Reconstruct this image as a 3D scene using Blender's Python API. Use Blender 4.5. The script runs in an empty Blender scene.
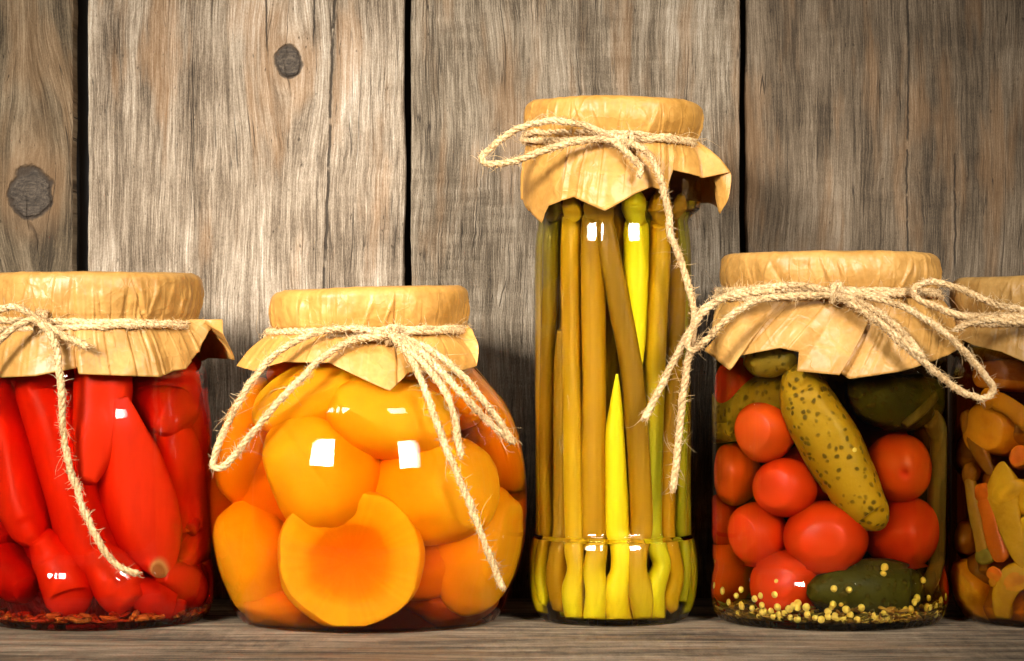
import bpy, math, random
import numpy as np
from mathutils import Vector, noise as mnoise

S = 0.0004            # one modelling unit in metres
D = 2500.0            # camera distance from the plane of the jar axes
H = 288.0             # camera height above the shelf
WALL = 190.0          # the wall behind the jar axes
rnd = random.Random(11)
scn = bpy.context.scene
col = scn.collection
PI = math.pi

def at(px, py, dy=0.0):
    k = (D + dy) / D
    return np.array([(px - 512) * k, dy, H - (py - 330.5) * k])

def zz(py):
    return H - (py - 330.5)

def nz(x, y, z):
    return mnoise.noise(Vector((x, y, z)))

# ------------------------------------------------------------------ objects
def link(name, data):
    o = bpy.data.objects.new(name, data)
    col.objects.link(o)
    return o

def tag(o, label=None, cat=None, group=None, kind=None):
    if label: o['label'] = label
    if cat: o['category'] = cat
    if group: o['group'] = group
    if kind: o['kind'] = kind
    return o

ORIGIN = {}
def empty(name, loc):
    o = link(name, None)
    o.location = [c * S for c in loc]
    o.empty_display_size = 0.01
    ORIGIN[o.name] = np.array(loc, float)
    return o

def meshobj(name, V, F, mat, parent=None, smooth=True, colr=None, origin=None):
    V = np.asarray(V, float)
    if parent is not None:
        org = ORIGIN[parent.name]
    else:
        org = np.array(origin, float) if origin is not None else np.array([V[:, 0].mean(), V[:, 1].mean(), V[:, 2].min()])
    me = bpy.data.meshes.new(name)
    me.from_pydata(((V - org) * S).tolist(), [], F)
    if smooth:
        me.polygons.foreach_set('use_smooth', [True] * len(me.polygons))
    if colr is not None:
        a = me.color_attributes.new('Col', 'FLOAT_COLOR', 'POINT')
        c = np.ones((len(V), 4)); c[:, :3] = colr
        a.data.foreach_set('color', c.ravel())
    me.materials.append(mat)
    me.update()
    o = link(name, me)
    if parent is not None:
        o.parent = parent
        ORIGIN[o.name] = org
        if parent.data is not None or parent.parent is not None:
            pass
    else:
        o.location = [c * S for c in org]
        ORIGIN[o.name] = org
    return o

def box(x0, x1, y0, y1, z0, z1):
    V = [(x, y, z) for x in (x0, x1) for y in (y0, y1) for z in (z0, z1)]
    F = [(0, 1, 3, 2), (4, 6, 7, 5), (0, 4, 5, 1), (2, 3, 7, 6), (0, 2, 6, 4), (1, 5, 7, 3)]
    return V, F

# ------------------------------------------------------------------ curves, sweeps, lathes
def spline(pts, step=2.0):
    P = np.array(pts, float)
    n = len(P)
    out = []
    E = np.vstack([2 * P[0] - P[1], P, 2 * P[-1] - P[-2]])
    for i in range(n - 1):
        p0, p1, p2, p3 = E[i], E[i + 1], E[i + 2], E[i + 3]
        L = np.linalg.norm((p2 - p1)[:3])
        m = max(2, int(L / step))
        for j in range(m):
            t = j / m
            out.append(0.5 * ((2 * p1) + (-p0 + p2) * t + (2 * p0 - 5 * p1 + 4 * p2 - p3) * t * t + (-p0 + 3 * p1 - 3 * p2 + p3) * t ** 3))
    out.append(P[-1])
    return np.array(out)

def frames(P):
    T = np.gradient(P, axis=0)
    T /= np.linalg.norm(T, axis=1)[:, None] + 1e-9
    a = np.array([0, 1, 0.]) if abs(T[0][1]) < 0.8 else np.array([1., 0, 0])
    n = np.cross(T[0], a); n /= np.linalg.norm(n)
    Ns = []
    for t in T:
        n = n - t * np.dot(n, t)
        n /= np.linalg.norm(n) + 1e-9
        Ns.append(n)
    Ns = np.array(Ns)
    return T, Ns, np.cross(T, Ns)

def sweep(P, R, seg=20, mod=None, base=0):
    """closed tube round the path P with radius R; mod(i, angle) scales the section"""
    T, N, B = frames(P)
    n = len(P)
    ang = np.linspace(0, 2 * PI, seg, endpoint=False)
    V = []
    for i in range(n):
        m = np.ones(seg) if mod is None else np.array([mod(i / (n - 1), a) for a in ang])
        r = R[i] * m
        V.append(P[i] + np.outer(np.cos(ang) * r, N[i]) + np.outer(np.sin(ang) * r, B[i]))
    V = np.vstack(V + [P[:1], P[-1:]])
    F = []
    for i in range(n - 1):
        for j in range(seg):
            k = (j + 1) % seg
            F.append((base + i * seg + j, base + i * seg + k, base + (i + 1) * seg + k, base + (i + 1) * seg + j))
    c0, c1 = n * seg, n * seg + 1
    for j in range(seg):
        k = (j + 1) % seg
        F.append((base + c0, base + k, base + j))
        F.append((base + c1, base + (n - 1) * seg + j, base + (n - 1) * seg + k))
    return V, F

def lathe(prof, ax, seg=128, close=False):
    """prof: list of (r, z); turned round the vertical axis at x = ax"""
    prof = np.array(prof, float)
    a = np.linspace(0, 2 * PI, seg, endpoint=False)
    V = []
    for r, z in prof:
        V.append(np.stack([ax + r * np.sin(a), -r * np.cos(a), np.full(seg, z)], 1))
    V = np.vstack(V)
    F = []
    n = len(prof)
    for i in range(n if close else n - 1):
        i2 = (i + 1) % n
        for j in range(seg):
            k = (j + 1) % seg
            F.append((i * seg + j, i2 * seg + j, i2 * seg + k, i * seg + k))
    return V, F

def prof_spline(ctrl, step=3.0):
    P = np.array([(r, z, 0) for r, z in ctrl], float)
    return spline(P, step)[:, :2]

def rot(v, rx, ry, rz):
    cx, sx, cy, sy, cz, sz = math.cos(rx), math.sin(rx), math.cos(ry), math.sin(ry), math.cos(rz), math.sin(rz)
    X = np.array([[1, 0, 0], [0, cx, -sx], [0, sx, cx]])
    Y = np.array([[cy, 0, sy], [0, 1, 0], [-sy, 0, cy]])
    Z = np.array([[cz, -sz, 0], [sz, cz, 0], [0, 0, 1]])
    return v @ (Z @ Y @ X).T

def ball(nu=48, nv=28):
    """unit sphere, pole axis along -y (towards the camera)"""
    V = [(0, -1, 0)]
    for i in range(1, nv):
        t = PI * i / nv
        for j in range(nu):
            p = 2 * PI * j / nu
            V.append((math.sin(t) * math.cos(p), -math.cos(t), math.sin(t) * math.sin(p)))
    V.append((0, 1, 0))
    F = []
    for j in range(nu):
        F.append((0, 1 + j, 1 + (j + 1) % nu))
    for i in range(nv - 2):
        for j in range(nu):
            a, b = 1 + i * nu + j, 1 + i * nu + (j + 1) % nu
            F.append((a, a + nu, b + nu, b))
    e = len(V) - 1
    o = 1 + (nv - 2) * nu
    for j in range(nu):
        F.append((e, o + (j + 1) % nu, o + j))
    return np.array(V), F

# ------------------------------------------------------------------ shader helpers
def new_mat(name):
    m = bpy.data.materials.new(name)
    m.use_nodes = True
    m.node_tree.nodes.clear()
    return m, m.node_tree

class NT:
    def __init__(self, nt): self.nt = nt
    def node(self, t, **kw):
        n = self.nt.nodes.new(t)
        for k, v in kw.items(): setattr(n, k, v)
        return n
    def put(self, sock, v):
        if hasattr(v, 'is_output') or isinstance(v, bpy.types.NodeSocket): self.nt.links.new(v, sock)
        else: sock.default_value = v
    def m(self, op, a, b=None, c=None, clamp=False):
        n = self.node('ShaderNodeMath', operation=op, use_clamp=clamp)
        self.put(n.inputs[0], a)
        if b is not None: self.put(n.inputs[1], b)
        if c is not None: self.put(n.inputs[2], c)
        return n.outputs[0]
    def add(self, a, b): return self.m('ADD', a, b)
    def sub(self, a, b): return self.m('SUBTRACT', a, b)
    def mul(self, a, b): return self.m('MULTIPLY', a, b)
    def vec(self, x, y, z):
        n = self.node('ShaderNodeCombineXYZ')
        for s, v in zip(n.inputs, (x, y, z)): self.put(s, v)
        return n.outputs[0]
    def noise(self, v, scale=1.0, detail=2.0, rough=0.5, dist=0.0):
        n = self.node('ShaderNodeTexNoise')
        self.put(n.inputs['Vector'], v)
        n.inputs['Scale'].default_value = scale
        n.inputs['Detail'].default_value = detail
        n.inputs['Roughness'].default_value = rough
        n.inputs['Distortion'].default_value = dist
        return n.outputs['Fac']
    def smooth(self, v, a, b, lo=0.0, hi=1.0):
        n = self.node('ShaderNodeMapRange', interpolation_type='SMOOTHSTEP')
        self.put(n.inputs[0], v)
        n.inputs[1].default_value, n.inputs[2].default_value = a, b
        n.inputs[3].default_value, n.inputs[4].default_value = lo, hi
        return n.outputs[0]
    def ramp(self, v, stops):
        n = self.node('ShaderNodeValToRGB')
        e = n.color_ramp.elements
        while len(e) < len(stops): e.new(0.5)
        for q, (p, c) in zip(e, stops):
            q.position = p; q.color = (*c, 1)
        self.put(n.inputs[0], v)
        return n.outputs[0]
    def mix(self, f, a, b, blend='MIX'):
        n = self.node('ShaderNodeMix', data_type='RGBA', blend_type=blend)
        self.put(n.inputs[0], f)
        self.put(n.inputs[6], a if not isinstance(a, tuple) else (*a, 1))
        self.put(n.inputs[7], b if not isinstance(b, tuple) else (*b, 1))
        return n.outputs[2]
    def obj_px(self):
        tc = self.node('ShaderNodeTexCoord')
        s = self.node('ShaderNodeVectorMath', operation='SCALE')
        self.nt.links.new(tc.outputs['Object'], s.inputs[0])
        s.inputs['Scale'].default_value = 1 / S
        x = self.node('ShaderNodeSeparateXYZ')
        self.nt.links.new(s.outputs[0], x.inputs[0])
        return s.outputs[0], x.outputs[0], x.outputs[1], x.outputs[2]
    def bump(self, h, strength=0.5, dist=1.0):
        n = self.node('ShaderNodeBump')
        n.inputs['Strength'].default_value = strength
        n.inputs['Distance'].default_value = dist * S
        self.put(n.inputs['Height'], h)
        return n.outputs[0]
    def bsdf(self, **kw):
        p = self.node('ShaderNodeBsdfPrincipled')
        for k, v in kw.items():
            k = k.replace('_', ' ')
            self.put(p.inputs[k], v if not (isinstance(v, tuple) and len(v) == 3 and p.inputs[k].type == 'RGBA') else (*v, 1))
        return p
    def out(self, sh, vol=None):
        o = self.node('ShaderNodeOutputMaterial')
        self.nt.links.new(sh, o.inputs['Surface'])
        if vol is not None: self.nt.links.new(vol, o.inputs['Volume'])

# ------------------------------------------------------------------ materials
def wood(name, seed, across, tones, knots=(), cracks=(), warm=0.5, saw=0.25, wave=0.0, contrast=1.0, tone=.72):
    """weathered sawn plank; across: axis across the grain ('x' for the wall, 'y' for the shelf)"""
    m, nt = new_mat(name)
    n = NT(nt)
    v, x, y, z = n.obj_px()
    if across == 'x': a, b, c = x, z, y
    else: a, b, c = y, x, z
    a0 = a
    so = seed * 371.3
    lf = n.noise(n.vec(n.mul(a, .005), n.mul(b, .003), so), 1, 2)
    a = n.add(a, n.mul(n.sub(lf, .5), 34.0))
    lf2 = n.noise(n.vec(n.mul(a0, .03), n.mul(b, .014), so + 2), 1, 2)
    a = n.add(a, n.mul(n.sub(lf2, .5), 5.0))
    for (ka, kb, kr) in knots:
        da = n.sub(a0, ka); db = n.mul(n.sub(b, kb), .42)
        d2 = n.add(n.mul(da, da), n.mul(db, db))
        w = n.m('EXPONENT', n.mul(d2, -1.0 / (2.5 * kr) ** 2))
        a = n.sub(a, n.mul(n.mul(da, w), .8))
    # saw ripples shake the grain sideways
    rp = n.noise(n.vec(n.mul(a0, .018), n.mul(b, .115), so + 5), 1, 2, .6)
    rpm = n.smooth(n.noise(n.vec(n.mul(a0, .010), n.mul(b, .008), so + 25), 1, 3, .6), .40, .62, .15, 1.0)
    a = n.add(a, n.mul(n.mul(n.sub(rp, .5), rpm), 4.0 * saw))
    g1 = n.noise(n.vec(n.mul(a, .055), n.mul(b, .0035), so + 3), 1, 4, .6)
    g2 = n.noise(n.vec(n.mul(a, .38), n.mul(b, .011), so + 9), 1, 2, .6)
    g3 = n.noise(n.vec(n.mul(a, .95), n.mul(b, .026), so + 14), 1, 3, .7)
    g4 = n.noise(n.vec(n.mul(a0, .9), n.mul(b, .5), so + 17), 1, 2, .6)
    pt = n.noise(n.vec(n.mul(a0, .009), n.mul(b, .006), so + 31), 1, 4, .6)
    g2 = n.smooth(g2, .28, .72)
    g3 = n.smooth(g3, .30, .70)
    val = n.add(n.mul(g1, .85), n.mul(g2, .15))
    val = n.add(val, n.mul(g3, .30))
    val = n.add(val, n.mul(n.sub(g4, .5), .40))
    val = n.add(val, n.mul(n.mul(n.sub(rp, .5), rpm), .34 * saw))
    if wave:
        ph = n.add(n.mul(a, .42), n.mul(g1, 5.0))
        val = n.add(val, n.mul(n.m('SINE', ph), wave))
    val = n.m('MULTIPLY_ADD', n.sub(val, .685), 1.2 * contrast, .5)
    val = n.add(val, n.mul(n.sub(pt, .5), .8))
    tones = [tuple(q * tone for q in t) for t in tones]
    colr = n.ramp(val, [(0.08, tones[0]), (0.36, tones[1]), (0.62, tones[2]), (0.95, tones[3])])
    wn = n.noise(n.vec(n.mul(a, .03), n.mul(b, .005), so + 41), 1, 3, .6)
    colr = n.mix(n.mul(n.smooth(wn, .5, .68), warm), colr, n.mix(.5, colr, (.30, .15, .055), 'MIX'))
    # long hairline checks following the grain
    cn = n.noise(n.vec(n.mul(a, .05), n.mul(b, .0012), so + 51), 1, 2, .5)
    line = n.smooth(n.m('ABSOLUTE', n.sub(cn, .47)), .0, .0045, 1, 0)
    cn2 = n.noise(n.vec(n.mul(a, .09), n.mul(b, .0018), so + 61), 1, 2, .5)
    line2 = n.smooth(n.m('ABSOLUTE', n.sub(cn2, .53)), .0, .006, .9, 0)
    lm = n.smooth(n.noise(n.vec(n.mul(a0, .015), n.mul(b, .012), so + 71), 1, 2), .42, .6)
    lines = n.mul(n.m('MAXIMUM', line, line2), lm)
    for (ca, cb0, cb1, slope, wid) in cracks:
        wob = n.noise(n.vec(so, n.mul(b, .03), ca), 1, 4, .6)
        xc = n.add(n.add(ca, n.mul(n.sub(b, cb0), slope)), n.mul(n.sub(wob, .5), 7.0))
        ln = n.smooth(n.m('ABSOLUTE', n.sub(a0, xc)), wid * .4, wid, 1, 0)
        ln = n.mul(ln, n.mul(n.smooth(b, cb0 - 10, cb0 + 20), n.smooth(b, cb1 - 20, cb1 + 10, 1, 0)))
        brk = n.smooth(n.noise(n.vec(so, n.mul(b, .05), ca + 7), 1, 2), .3, .42)
        lines = n.m('MAXIMUM', lines, n.mul(ln, brk))
    # pores and specks
    sp = n.noise(n.vec(n.mul(a0, .35), n.mul(b, .11), so + 81), 1, 2, .5)
    lines = n.m('MAXIMUM', lines, n.smooth(sp, .30, .22, 0, .7))
    colr = n.mix(n.mul(lines, .88), colr, (.025, .017, .01))
    hgt = n.sub(val, n.mul(lines, 1.4))
    for (ka, kb, kr) in knots:
        wob = n.noise(n.vec(n.mul(a0, .06), n.mul(b, .06), so + 91), 1, 3)
        da = n.sub(a0, ka); db = n.mul(n.sub(b, kb), .84)
        d = n.m('SQRT', n.add(n.mul(da, da), n.mul(db, db)))
        d = n.add(d, n.mul(n.sub(wob, .5), kr * .7))
        ins = n.smooth(d, kr * .86, kr * 1.0, 1, 0)
        rim = n.mul(n.smooth(d, kr * .8, kr * .95), n.smooth(d, kr * .98, kr * 1.12, 1, 0))
        rg = n.noise(n.vec(n.mul(d, .30), n.mul(a0, .04), n.mul(b, .30)), 1, 4, .7)
        kc = n.ramp(rg, [(.3, (.016, .011, .007)), (.5, (.052, .038, .026)), (.75, (.12, .09, .062))])
        halo = n.smooth(d, kr * 1.0, kr * 2.4, .55, 0)
        colr = n.mix(halo, colr, n.mix(.6, colr, (.20, .115, .055)))
        colr = n.mix(ins, colr, kc)
        colr = n.mix(n.mul(rim, .85), colr, (.022, .015, .01))
        hgt = n.sub(hgt, n.mul(rim, 1.2))
    p = n.bsdf(Base_Color=colr, Roughness=.78, Normal=n.bump(hgt, .75, 2.2))
    p.inputs['Specular IOR Level'].default_value = .25
    n.out(p.outputs[0])
    return m

def glass_mat(name, ior):
    """clear glass of the jar, index-matched with the liquid it holds"""
    m, nt = new_mat(name)
    n = NT(nt)
    g = n.node('ShaderNodeBsdfGlass')
    g.inputs['Roughness'].default_value = 0
    g.inputs['IOR'].default_value = ior
    n.out(g.outputs[0])
    return m

def base_mat(name, tint):
    sg = [-math.log(q) / (12 * S) for q in tint]
    return liquid_mat(name, sg)

def liquid_mat(name, sigma):
    m, nt = new_mat(name)
    n = NT(nt)
    t = n.node('ShaderNodeBsdfTransparent')
    d = max(sigma) * 1.02
    v = n.node('ShaderNodeVolumeAbsorption')
    v.inputs['Color'].default_value = (*[1 - s / d for s in sigma], 1)
    v.inputs['Density'].default_value = d
    n.out(t.outputs[0], v.outputs[0])
    return m

def flesh(name, sss=.25, radius=(1, .3, .1), scale=.006, rough=.28, var=.25, vs=.05, spots=None, bump=.15, dark=(.3, .3, .3), coat=0.0, stretch=None, spec=.03):
    """vegetable skin coloured by the Col attribute, varied by noise"""
    m, nt = new_mat(name)
    n = NT(nt)
    at_ = n.node('ShaderNodeAttribute', attribute_name='Col')
    v, x, y, z = n.obj_px()
    vv = v if stretch is None else n.vec(n.mul(x, stretch[0]), n.mul(y, stretch[1]), n.mul(z, stretch[2]))
    ns = n.noise(vv, vs, 4, .6)
    c = n.mix(n.mul(n.smooth(ns, .35, .75), var), at_.outputs['Color'], n.mix(1.0, at_.outputs['Color'], dark, 'MULTIPLY'))
    h = n.noise(vv, vs * 2.2, 3)
    if spots:
        vo = n.node('ShaderNodeTexVoronoi')
        jit = n.node('ShaderNodeVectorMath', operation='ADD')
        nn = n.node('ShaderNodeTexNoise'); nn.inputs['Scale'].default_value = .06
        nt.links.new(v, nn.inputs['Vector'])
        sc = n.node('ShaderNodeVectorMath', operation='SCALE'); sc.inputs['Scale'].default_value = 9
        nt.links.new(nn.outputs['Color'], sc.inputs[0])
        nt.links.new(v, jit.inputs[0]); nt.links.new(sc.outputs[0], jit.inputs[1])
        nt.links.new(jit.outputs[0], vo.inputs['Vector'])
        vo.inputs['Scale'].default_value = spots[0]
        big = n.smooth(n.noise(v, .05, 2), .35, .6, .6, 1.0)
        s = n.mul(n.smooth(vo.outputs['Distance'], spots[1] * .45, spots[1], 1, 0), big)
        c = n.mix(n.mul(s, spots[3]), c, spots[2])
        h = n.add(h, n.mul(s, .6))
    p = n.bsdf(Base_Color=c, Roughness=rough, Normal=n.bump(h, bump, 3))
    p.inputs['Subsurface Weight'].default_value = sss
    p.inputs['Subsurface Radius'].default_value = radius
    p.inputs['Subsurface Scale'].default_value = scale
    p.inputs['Coat Weight'].default_value = coat
    p.inputs['Specular IOR Level'].default_value = spec
    n.out(p.outputs[0])
    return m

def paper_mat(name, seed, dark, light):
    m, nt = new_mat(name)
    n = NT(nt)
    v, x, y, z = n.obj_px()
    sv = n.vec(n.add(x, seed * 97.0), y, z)
    n1 = n.noise(sv, .022, 4, .6)
    n2 = n.noise(sv, .22, 3, .6)
    c = n.ramp(n.add(n.mul(n1, .7), n.mul(n2, .3)), [(.3, dark), (.5, tuple((a + b) / 2 for a, b in zip(dark, light))), (.68, light)])
    # crumple: ridges of two warped cell patterns
    wn = n.node('ShaderNodeTexNoise'); wn.inputs['Scale'].default_value = .03; wn.inputs['Detail'].default_value = 3
    nt.links.new(sv, wn.inputs['Vector'])
    sc = n.node('ShaderNodeVectorMath', operation='SCALE'); sc.inputs['Scale'].default_value = 40
    nt.links.new(wn.outputs['Color'], sc.inputs[0])
    ad = n.node('ShaderNodeVectorMath', operation='ADD')
    nt.links.new(sv, ad.inputs[0]); nt.links.new(sc.outputs[0], ad.inputs[1])
    hs = []
    for s_ in (.014, .035):
        vo = n.node('ShaderNodeTexVoronoi', feature='DISTANCE_TO_EDGE'); vo.inputs['Scale'].default_value = s_
        nt.links.new(ad.outputs[0], vo.inputs['Vector'])
        hs.append(n.smooth(vo.outputs['Distance'], 0, .05, 1, 0))
    vf = n.node('ShaderNodeTexVoronoi'); vf.inputs['Scale'].default_value = .018
    nt.links.new(ad.outputs[0], vf.inputs['Vector'])
    crease = n.add(n.mul(hs[0], .6), n.mul(hs[1], .3))
    hgt = n.add(n.add(n.mul(crease, .30), n.mul(vf.outputs['Distance'], 1.3)), n.mul(n2, .10))
    c = n.mix(n.mul(crease, .18), c, tuple(min(1, q * 1.25) for q in light))
    b = n.bump(hgt, .45, 3.5)
    p = n.bsdf(Base_Color=c, Roughness=.42, Normal=b)
    p.inputs['Specular IOR Level'].default_value = .42
    tr = n.node('ShaderNodeBsdfTranslucent')
    nt.links.new(c, tr.inputs[0]); nt.links.new(b, tr.inputs['Normal'])
    mx = n.node('ShaderNodeMixShader'); mx.inputs[0].default_value = .22
    nt.links.new(p.outputs[0], mx.inputs[1]); nt.links.new(tr.outputs[0], mx.inputs[2])
    n.out(mx.outputs[0])
    return m

def twine_mat():
    m, nt = new_mat('jute_twine')
    n = NT(nt)
    v, x, y, z = n.obj_px()
    a = n.noise(v, .45, 3, .65)
    b = n.noise(v, .035, 2)
    c = n.ramp(n.add(n.mul(a, .75), n.mul(b, .25)), [(.25, (.22, .115, .035)), (.48, (.50, .32, .14)), (.72, (.77, .59, .35))])
    p = n.bsdf(Base_Color=c, Roughness=.75, Normal=n.bump(a, .5, 1.0))
    p.inputs['Specular IOR Level'].default_value = .2
    n.out(p.outputs[0])
    return m

def plain(name, c, rough=.5, metal=0):
    m, nt = new_mat(name)
    n = NT(nt)
    v, x, y, z = n.obj_px()
    ns = n.noise(v, .08, 3)
    cc = n.mix(n.mul(ns, .4), c, tuple(q * .6 for q in c))
    p = n.bsdf(Base_Color=cc, Roughness=rough)
    p.inputs['Metallic'].default_value = metal
    n.out(p.outputs[0])
    return m

# ================================================================== THE SETTING
wx = lambda px: at(px, 0, WALL)[0]
wz = lambda py: at(0, py, WALL)[2]
grey = ((.045, .031, .018), (.15, .11, .068), (.325, .253, .172), (.56, .475, .36))
brown = ((.03, .02, .011), (.10, .069, .040), (.205, .148, .092), (.37, .285, .195))
wall = empty('wall', (0, WALL, 0))
tag(wall, 'weathered grey wall of four upright sawn planks behind the jars', 'wall', kind='structure')
planks = [
    (-120, 73, wood('wood_knotty', 1, 'x', ((.04, .026, .012), (.115, .08, .043), (.21, .15, .088), (.36, .275, .17)),
                    knots=[(wx(31), wz(193), 23)], warm=.4, saw=.15, wave=.06), 'narrow brown plank with a big dark round knot'),
    (88, 405, wood('wood_pale', 2, 'x', ((.05, .034, .02), (.20, .145, .093), (.42, .33, .232), (.76, .67, .54)),
                   knots=[(wx(289), wz(62), 14.5)], cracks=[(wx(324), wz(300), wz(-40), .035, 1.9), (wx(268), wz(60), wz(-40), -.03, 1.2), (wx(314), wz(50), wz(-30), .02, 1.2)], warm=.7, saw=.45, tone=.80, contrast=.85), 'pale silvery plank with a small knot and a long crack'),
    (411, 740, wood('wood_grey', 3, 'x', grey, warm=.5, saw=.9, contrast=.9), 'grey plank with fine cross saw marks'),
    (747, 1150, wood('wood_brown', 4, 'x', brown, warm=.5, contrast=.85, saw=.5, cracks=[(wx(907), wz(262), wz(-30), .004, 1.3), (wx(955), wz(280), wz(150), .0, 1.3)]), 'brown grey plank with fine dark checks'),
]
for i, (p0, p1, mat, lab) in enumerate(planks):
    # a plank with slightly uneven, worn edges
    x0, x1, z0, z1 = wx(p0), wx(p1), -30, wz(-70)
    nzv = 70
    V, F = [], []
    sect = [(0, 3.0), (0, 26), (1, 26), (1, 3.0), (1, .9), (1, 0), (0, 0), (0, .9)]
    off = [0, 0, 0, 0, -.9, -3.0, 3.0, .9]
    for k in range(nzv + 1):
        z = z0 + (z1 - z0) * k / nzv
        eL = nz(i * 7.1, 0, z * .012) * 2.2 + nz(i * 3.3, 5, z * .05) * .8
        eR = nz(i * 9.7, 3, z * .012) * 2.2 + nz(i * 2.3, 8, z * .05) * .8
        for (s_, yy), of in zip(sect, off):
            V.append(((x0 + eL if s_ == 0 else x1 + eR) + of, WALL + yy, z))
    n8 = 8
    for k in range(nzv):
        for j in range(n8):
            a, b = k * n8 + j, k * n8 + (j + 1) % n8
            F.append((a, b, b + n8, a + n8))
    F.append(tuple(range(n8))); F.append(tuple(nzv * n8 + j for j in reversed(range(n8))))
    o = meshobj('plank', V, F, mat, wall, smooth=False)
    o['label'] = lab
backing = plain('dark_backing', (.012, .01, .009), .9)
V, F = box(wx(-130), wx(1160), WALL + 27, WALL + 40, -30, wz(-72))
meshobj('backing_board', V, F, backing, wall, smooth=False)

shelf_mat = wood('wood_shelf', 6, 'y', ((.035, .023, .013), (.13, .09, .052), (.27, .198, .122), (.44, .345, .235)), warm=.6, saw=.8, contrast=1.3, tone=.95)
V, F = box(wx(-125), wx(1155), -420, WALL - 1.2, -45, 0)
o = meshobj('shelf', V, F, shelf_mat, smooth=False, origin=(0, 0, 0))
tag(o, 'rough weathered wooden shelf board the jars stand on', 'shelf', kind='structure')

# ================================================================== JARS
JARS = {}
def make_jar(key, px, ctrl, lid, label, tint, btint, liq, liqname, liqlabel, liqcat, fill, wall_t=2.4, base_h=7, seams=(-.16, PI - .16)):
    """ctrl: (radius, photo row) from the neck down to the foot; lid: (radius, top row, lower row)"""
    ax = px - 512
    root = empty('glass_jar', (ax, 0, 0))
    tag(root, label, 'jar', 'paper covered preserve jars on the shelf')
    outer = prof_spline([(r, max(zz(y), .6)) for r, y in ctrl], 2.5)
    foot_r = outer[-1][0]
    prof = list(map(tuple, outer))
    zs_ = [p for p in prof if p[1] > base_h + 2]
    ri = zs_[-1][0] - wall_t
    g = glass_mat('glass_' + key, 1.37)
    solid = [(.4, prof[0][1])] + [(prof[0][0] * k, prof[0][1]) for k in (.3, .6, .9)] + prof + [(prof[-1][0] - 4, .6), (prof[-1][0] - 14, 1.4), (prof[-1][0] * .5, 1.9), (.4, 2.0)]
    V, F = lathe(solid, ax, 360)
    V = np.array(V)
    dx, dy = V[:, 0] - ax, V[:, 1]
    th = np.arctan2(dx, -dy)
    amp = np.array([.07 * nz(6 * t + ax, z * .05, 3) * (1 if nz(2 * t, z * .012, ax) > -.1 else .2) for t, z in zip(th, V[:, 2])])
    sm = .55 * sum(np.exp(-((th - a_) / .010) ** 2) for a_ in seams)
    k = 1 + (amp + sm) * (np.hypot(dx, dy) > 20) / np.maximum(np.hypot(dx, dy), 1)
    V[:, 0] = ax + dx * k; V[:, 1] = dy * k
    ob = meshobj('body', V, F, g, root)
    # thick pressed glass foot
    fr = foot_r
    foot = [(.5, base_h + .6), (ri * .5, base_h + .4), (ri - 9, base_h - .4), (fr - 3, 5.0), (fr - 2.4, 3.4), (fr - 5, 2.2), (fr - 13, 2.6), (fr * .5, 3.0), (.5, 3.1)]
    V, F = lathe(foot, ax, 120)
    meshobj('base', V, F, base_mat('base_' + key, btint), root)
    lr, lt, lb = lid
    lp = [(.5, zz(lt) - 5), (lr - 14, zz(lt) - 5), (lr - 10, zz(lt) - 9), (lr - 9, zz(lb) + 4), (lr - 11, zz(lb) + 2), (lr - 12, zz(lb) + 4), (lr - 13, zz(lt) - 12), (.5, zz(lt) - 12)]
    V, F = lathe(lp, ax, 96)
    meshobj('lid', V, F, plain('lid_' + key, (.45, .42, .36), .35, .8), root)
    # the liquid
    lin = [(r - wall_t - .5, z) for r, z in prof if base_h + 2 < z < zz(fill)]
    lin = [(.3, zz(fill)), (lin[0][0], zz(fill))] + lin + [(ri - 4, base_h + 1.6), (ri * .5, base_h + 1.2), (.3, base_h + 1.2)]
    V, F = lathe(lin, ax, 120)
    o = meshobj(liqname, V, F, liquid_mat(liqname, liq))
    tag(o, liqlabel, liqcat, kind='stuff')
    zs = np.array([p[1] for p in prof])[::-1]; rs = np.array([p[0] for p in prof])[::-1]
    JARS[key] = dict(ax=ax, px=px, z=zs, r=rs, t=wall_t, floor=base_h + 1.5, root=root)

make_jar('pepper', 95, [(98, 322), (99, 350), (106, 362), (111, 372), (112, 380), (112.4, 390), (113.2, 403), (115.2, 417), (116.4, 432), (116.6, 470), (116.5, 535), (115.6, 550), (115, 556), (115.6, 561), (117.5, 569), (119, 579), (119.3, 588), (117.8, 600), (114, 612), (109, 618.5)],
         (106, 275, 314), 'glass jar packed with red peppers at the left edge of the shelf', (.985, .975, .97), (.6, .2, .1), (12, 85, 140), 'red_oil',
         'clear red oil round the peppers in the leftmost jar', 'oil', 372)
make_jar('apricot', 369, [(90, 330), (91, 348), (97, 360), (108, 371), (125, 389), (138, 406), (146, 424), (151, 440), (156, 465), (158, 492), (157.5, 520), (155, 545), (149, 570), (141, 590), (136, 604), (131, 613), (127, 618.5)],
         (98, 290, 326), 'wide bellied glass jar of orange apricot halves', (.985, .98, .97), (.5, .40, .22), (5, 24, 90), 'amber_syrup',
         'amber syrup round the apricot halves in the bellied jar', 'syrup', 365)
make_jar('stalk', 613, [(80, 140), (82, 158), (86, 168), (88, 180), (88, 200), (86, 210), (80, 215), (76, 220), (75.4, 225), (76.6, 235), (78, 250), (78.2, 290), (78, 400), (78, 527), (78.8, 533), (81.2, 539), (83, 548), (84.2, 558), (84.7, 570), (84.3, 584), (82, 599), (77, 611), (71, 618.5)],
         (88, 104, 134), 'tall narrow glass jar of upright yellow green stalks', (.98, .98, .96), (.45, .42, .2), (20, 30, 130), 'yellow_brine',
         'yellow brine round the upright stalks in the tall jar', 'brine', 190)
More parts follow.
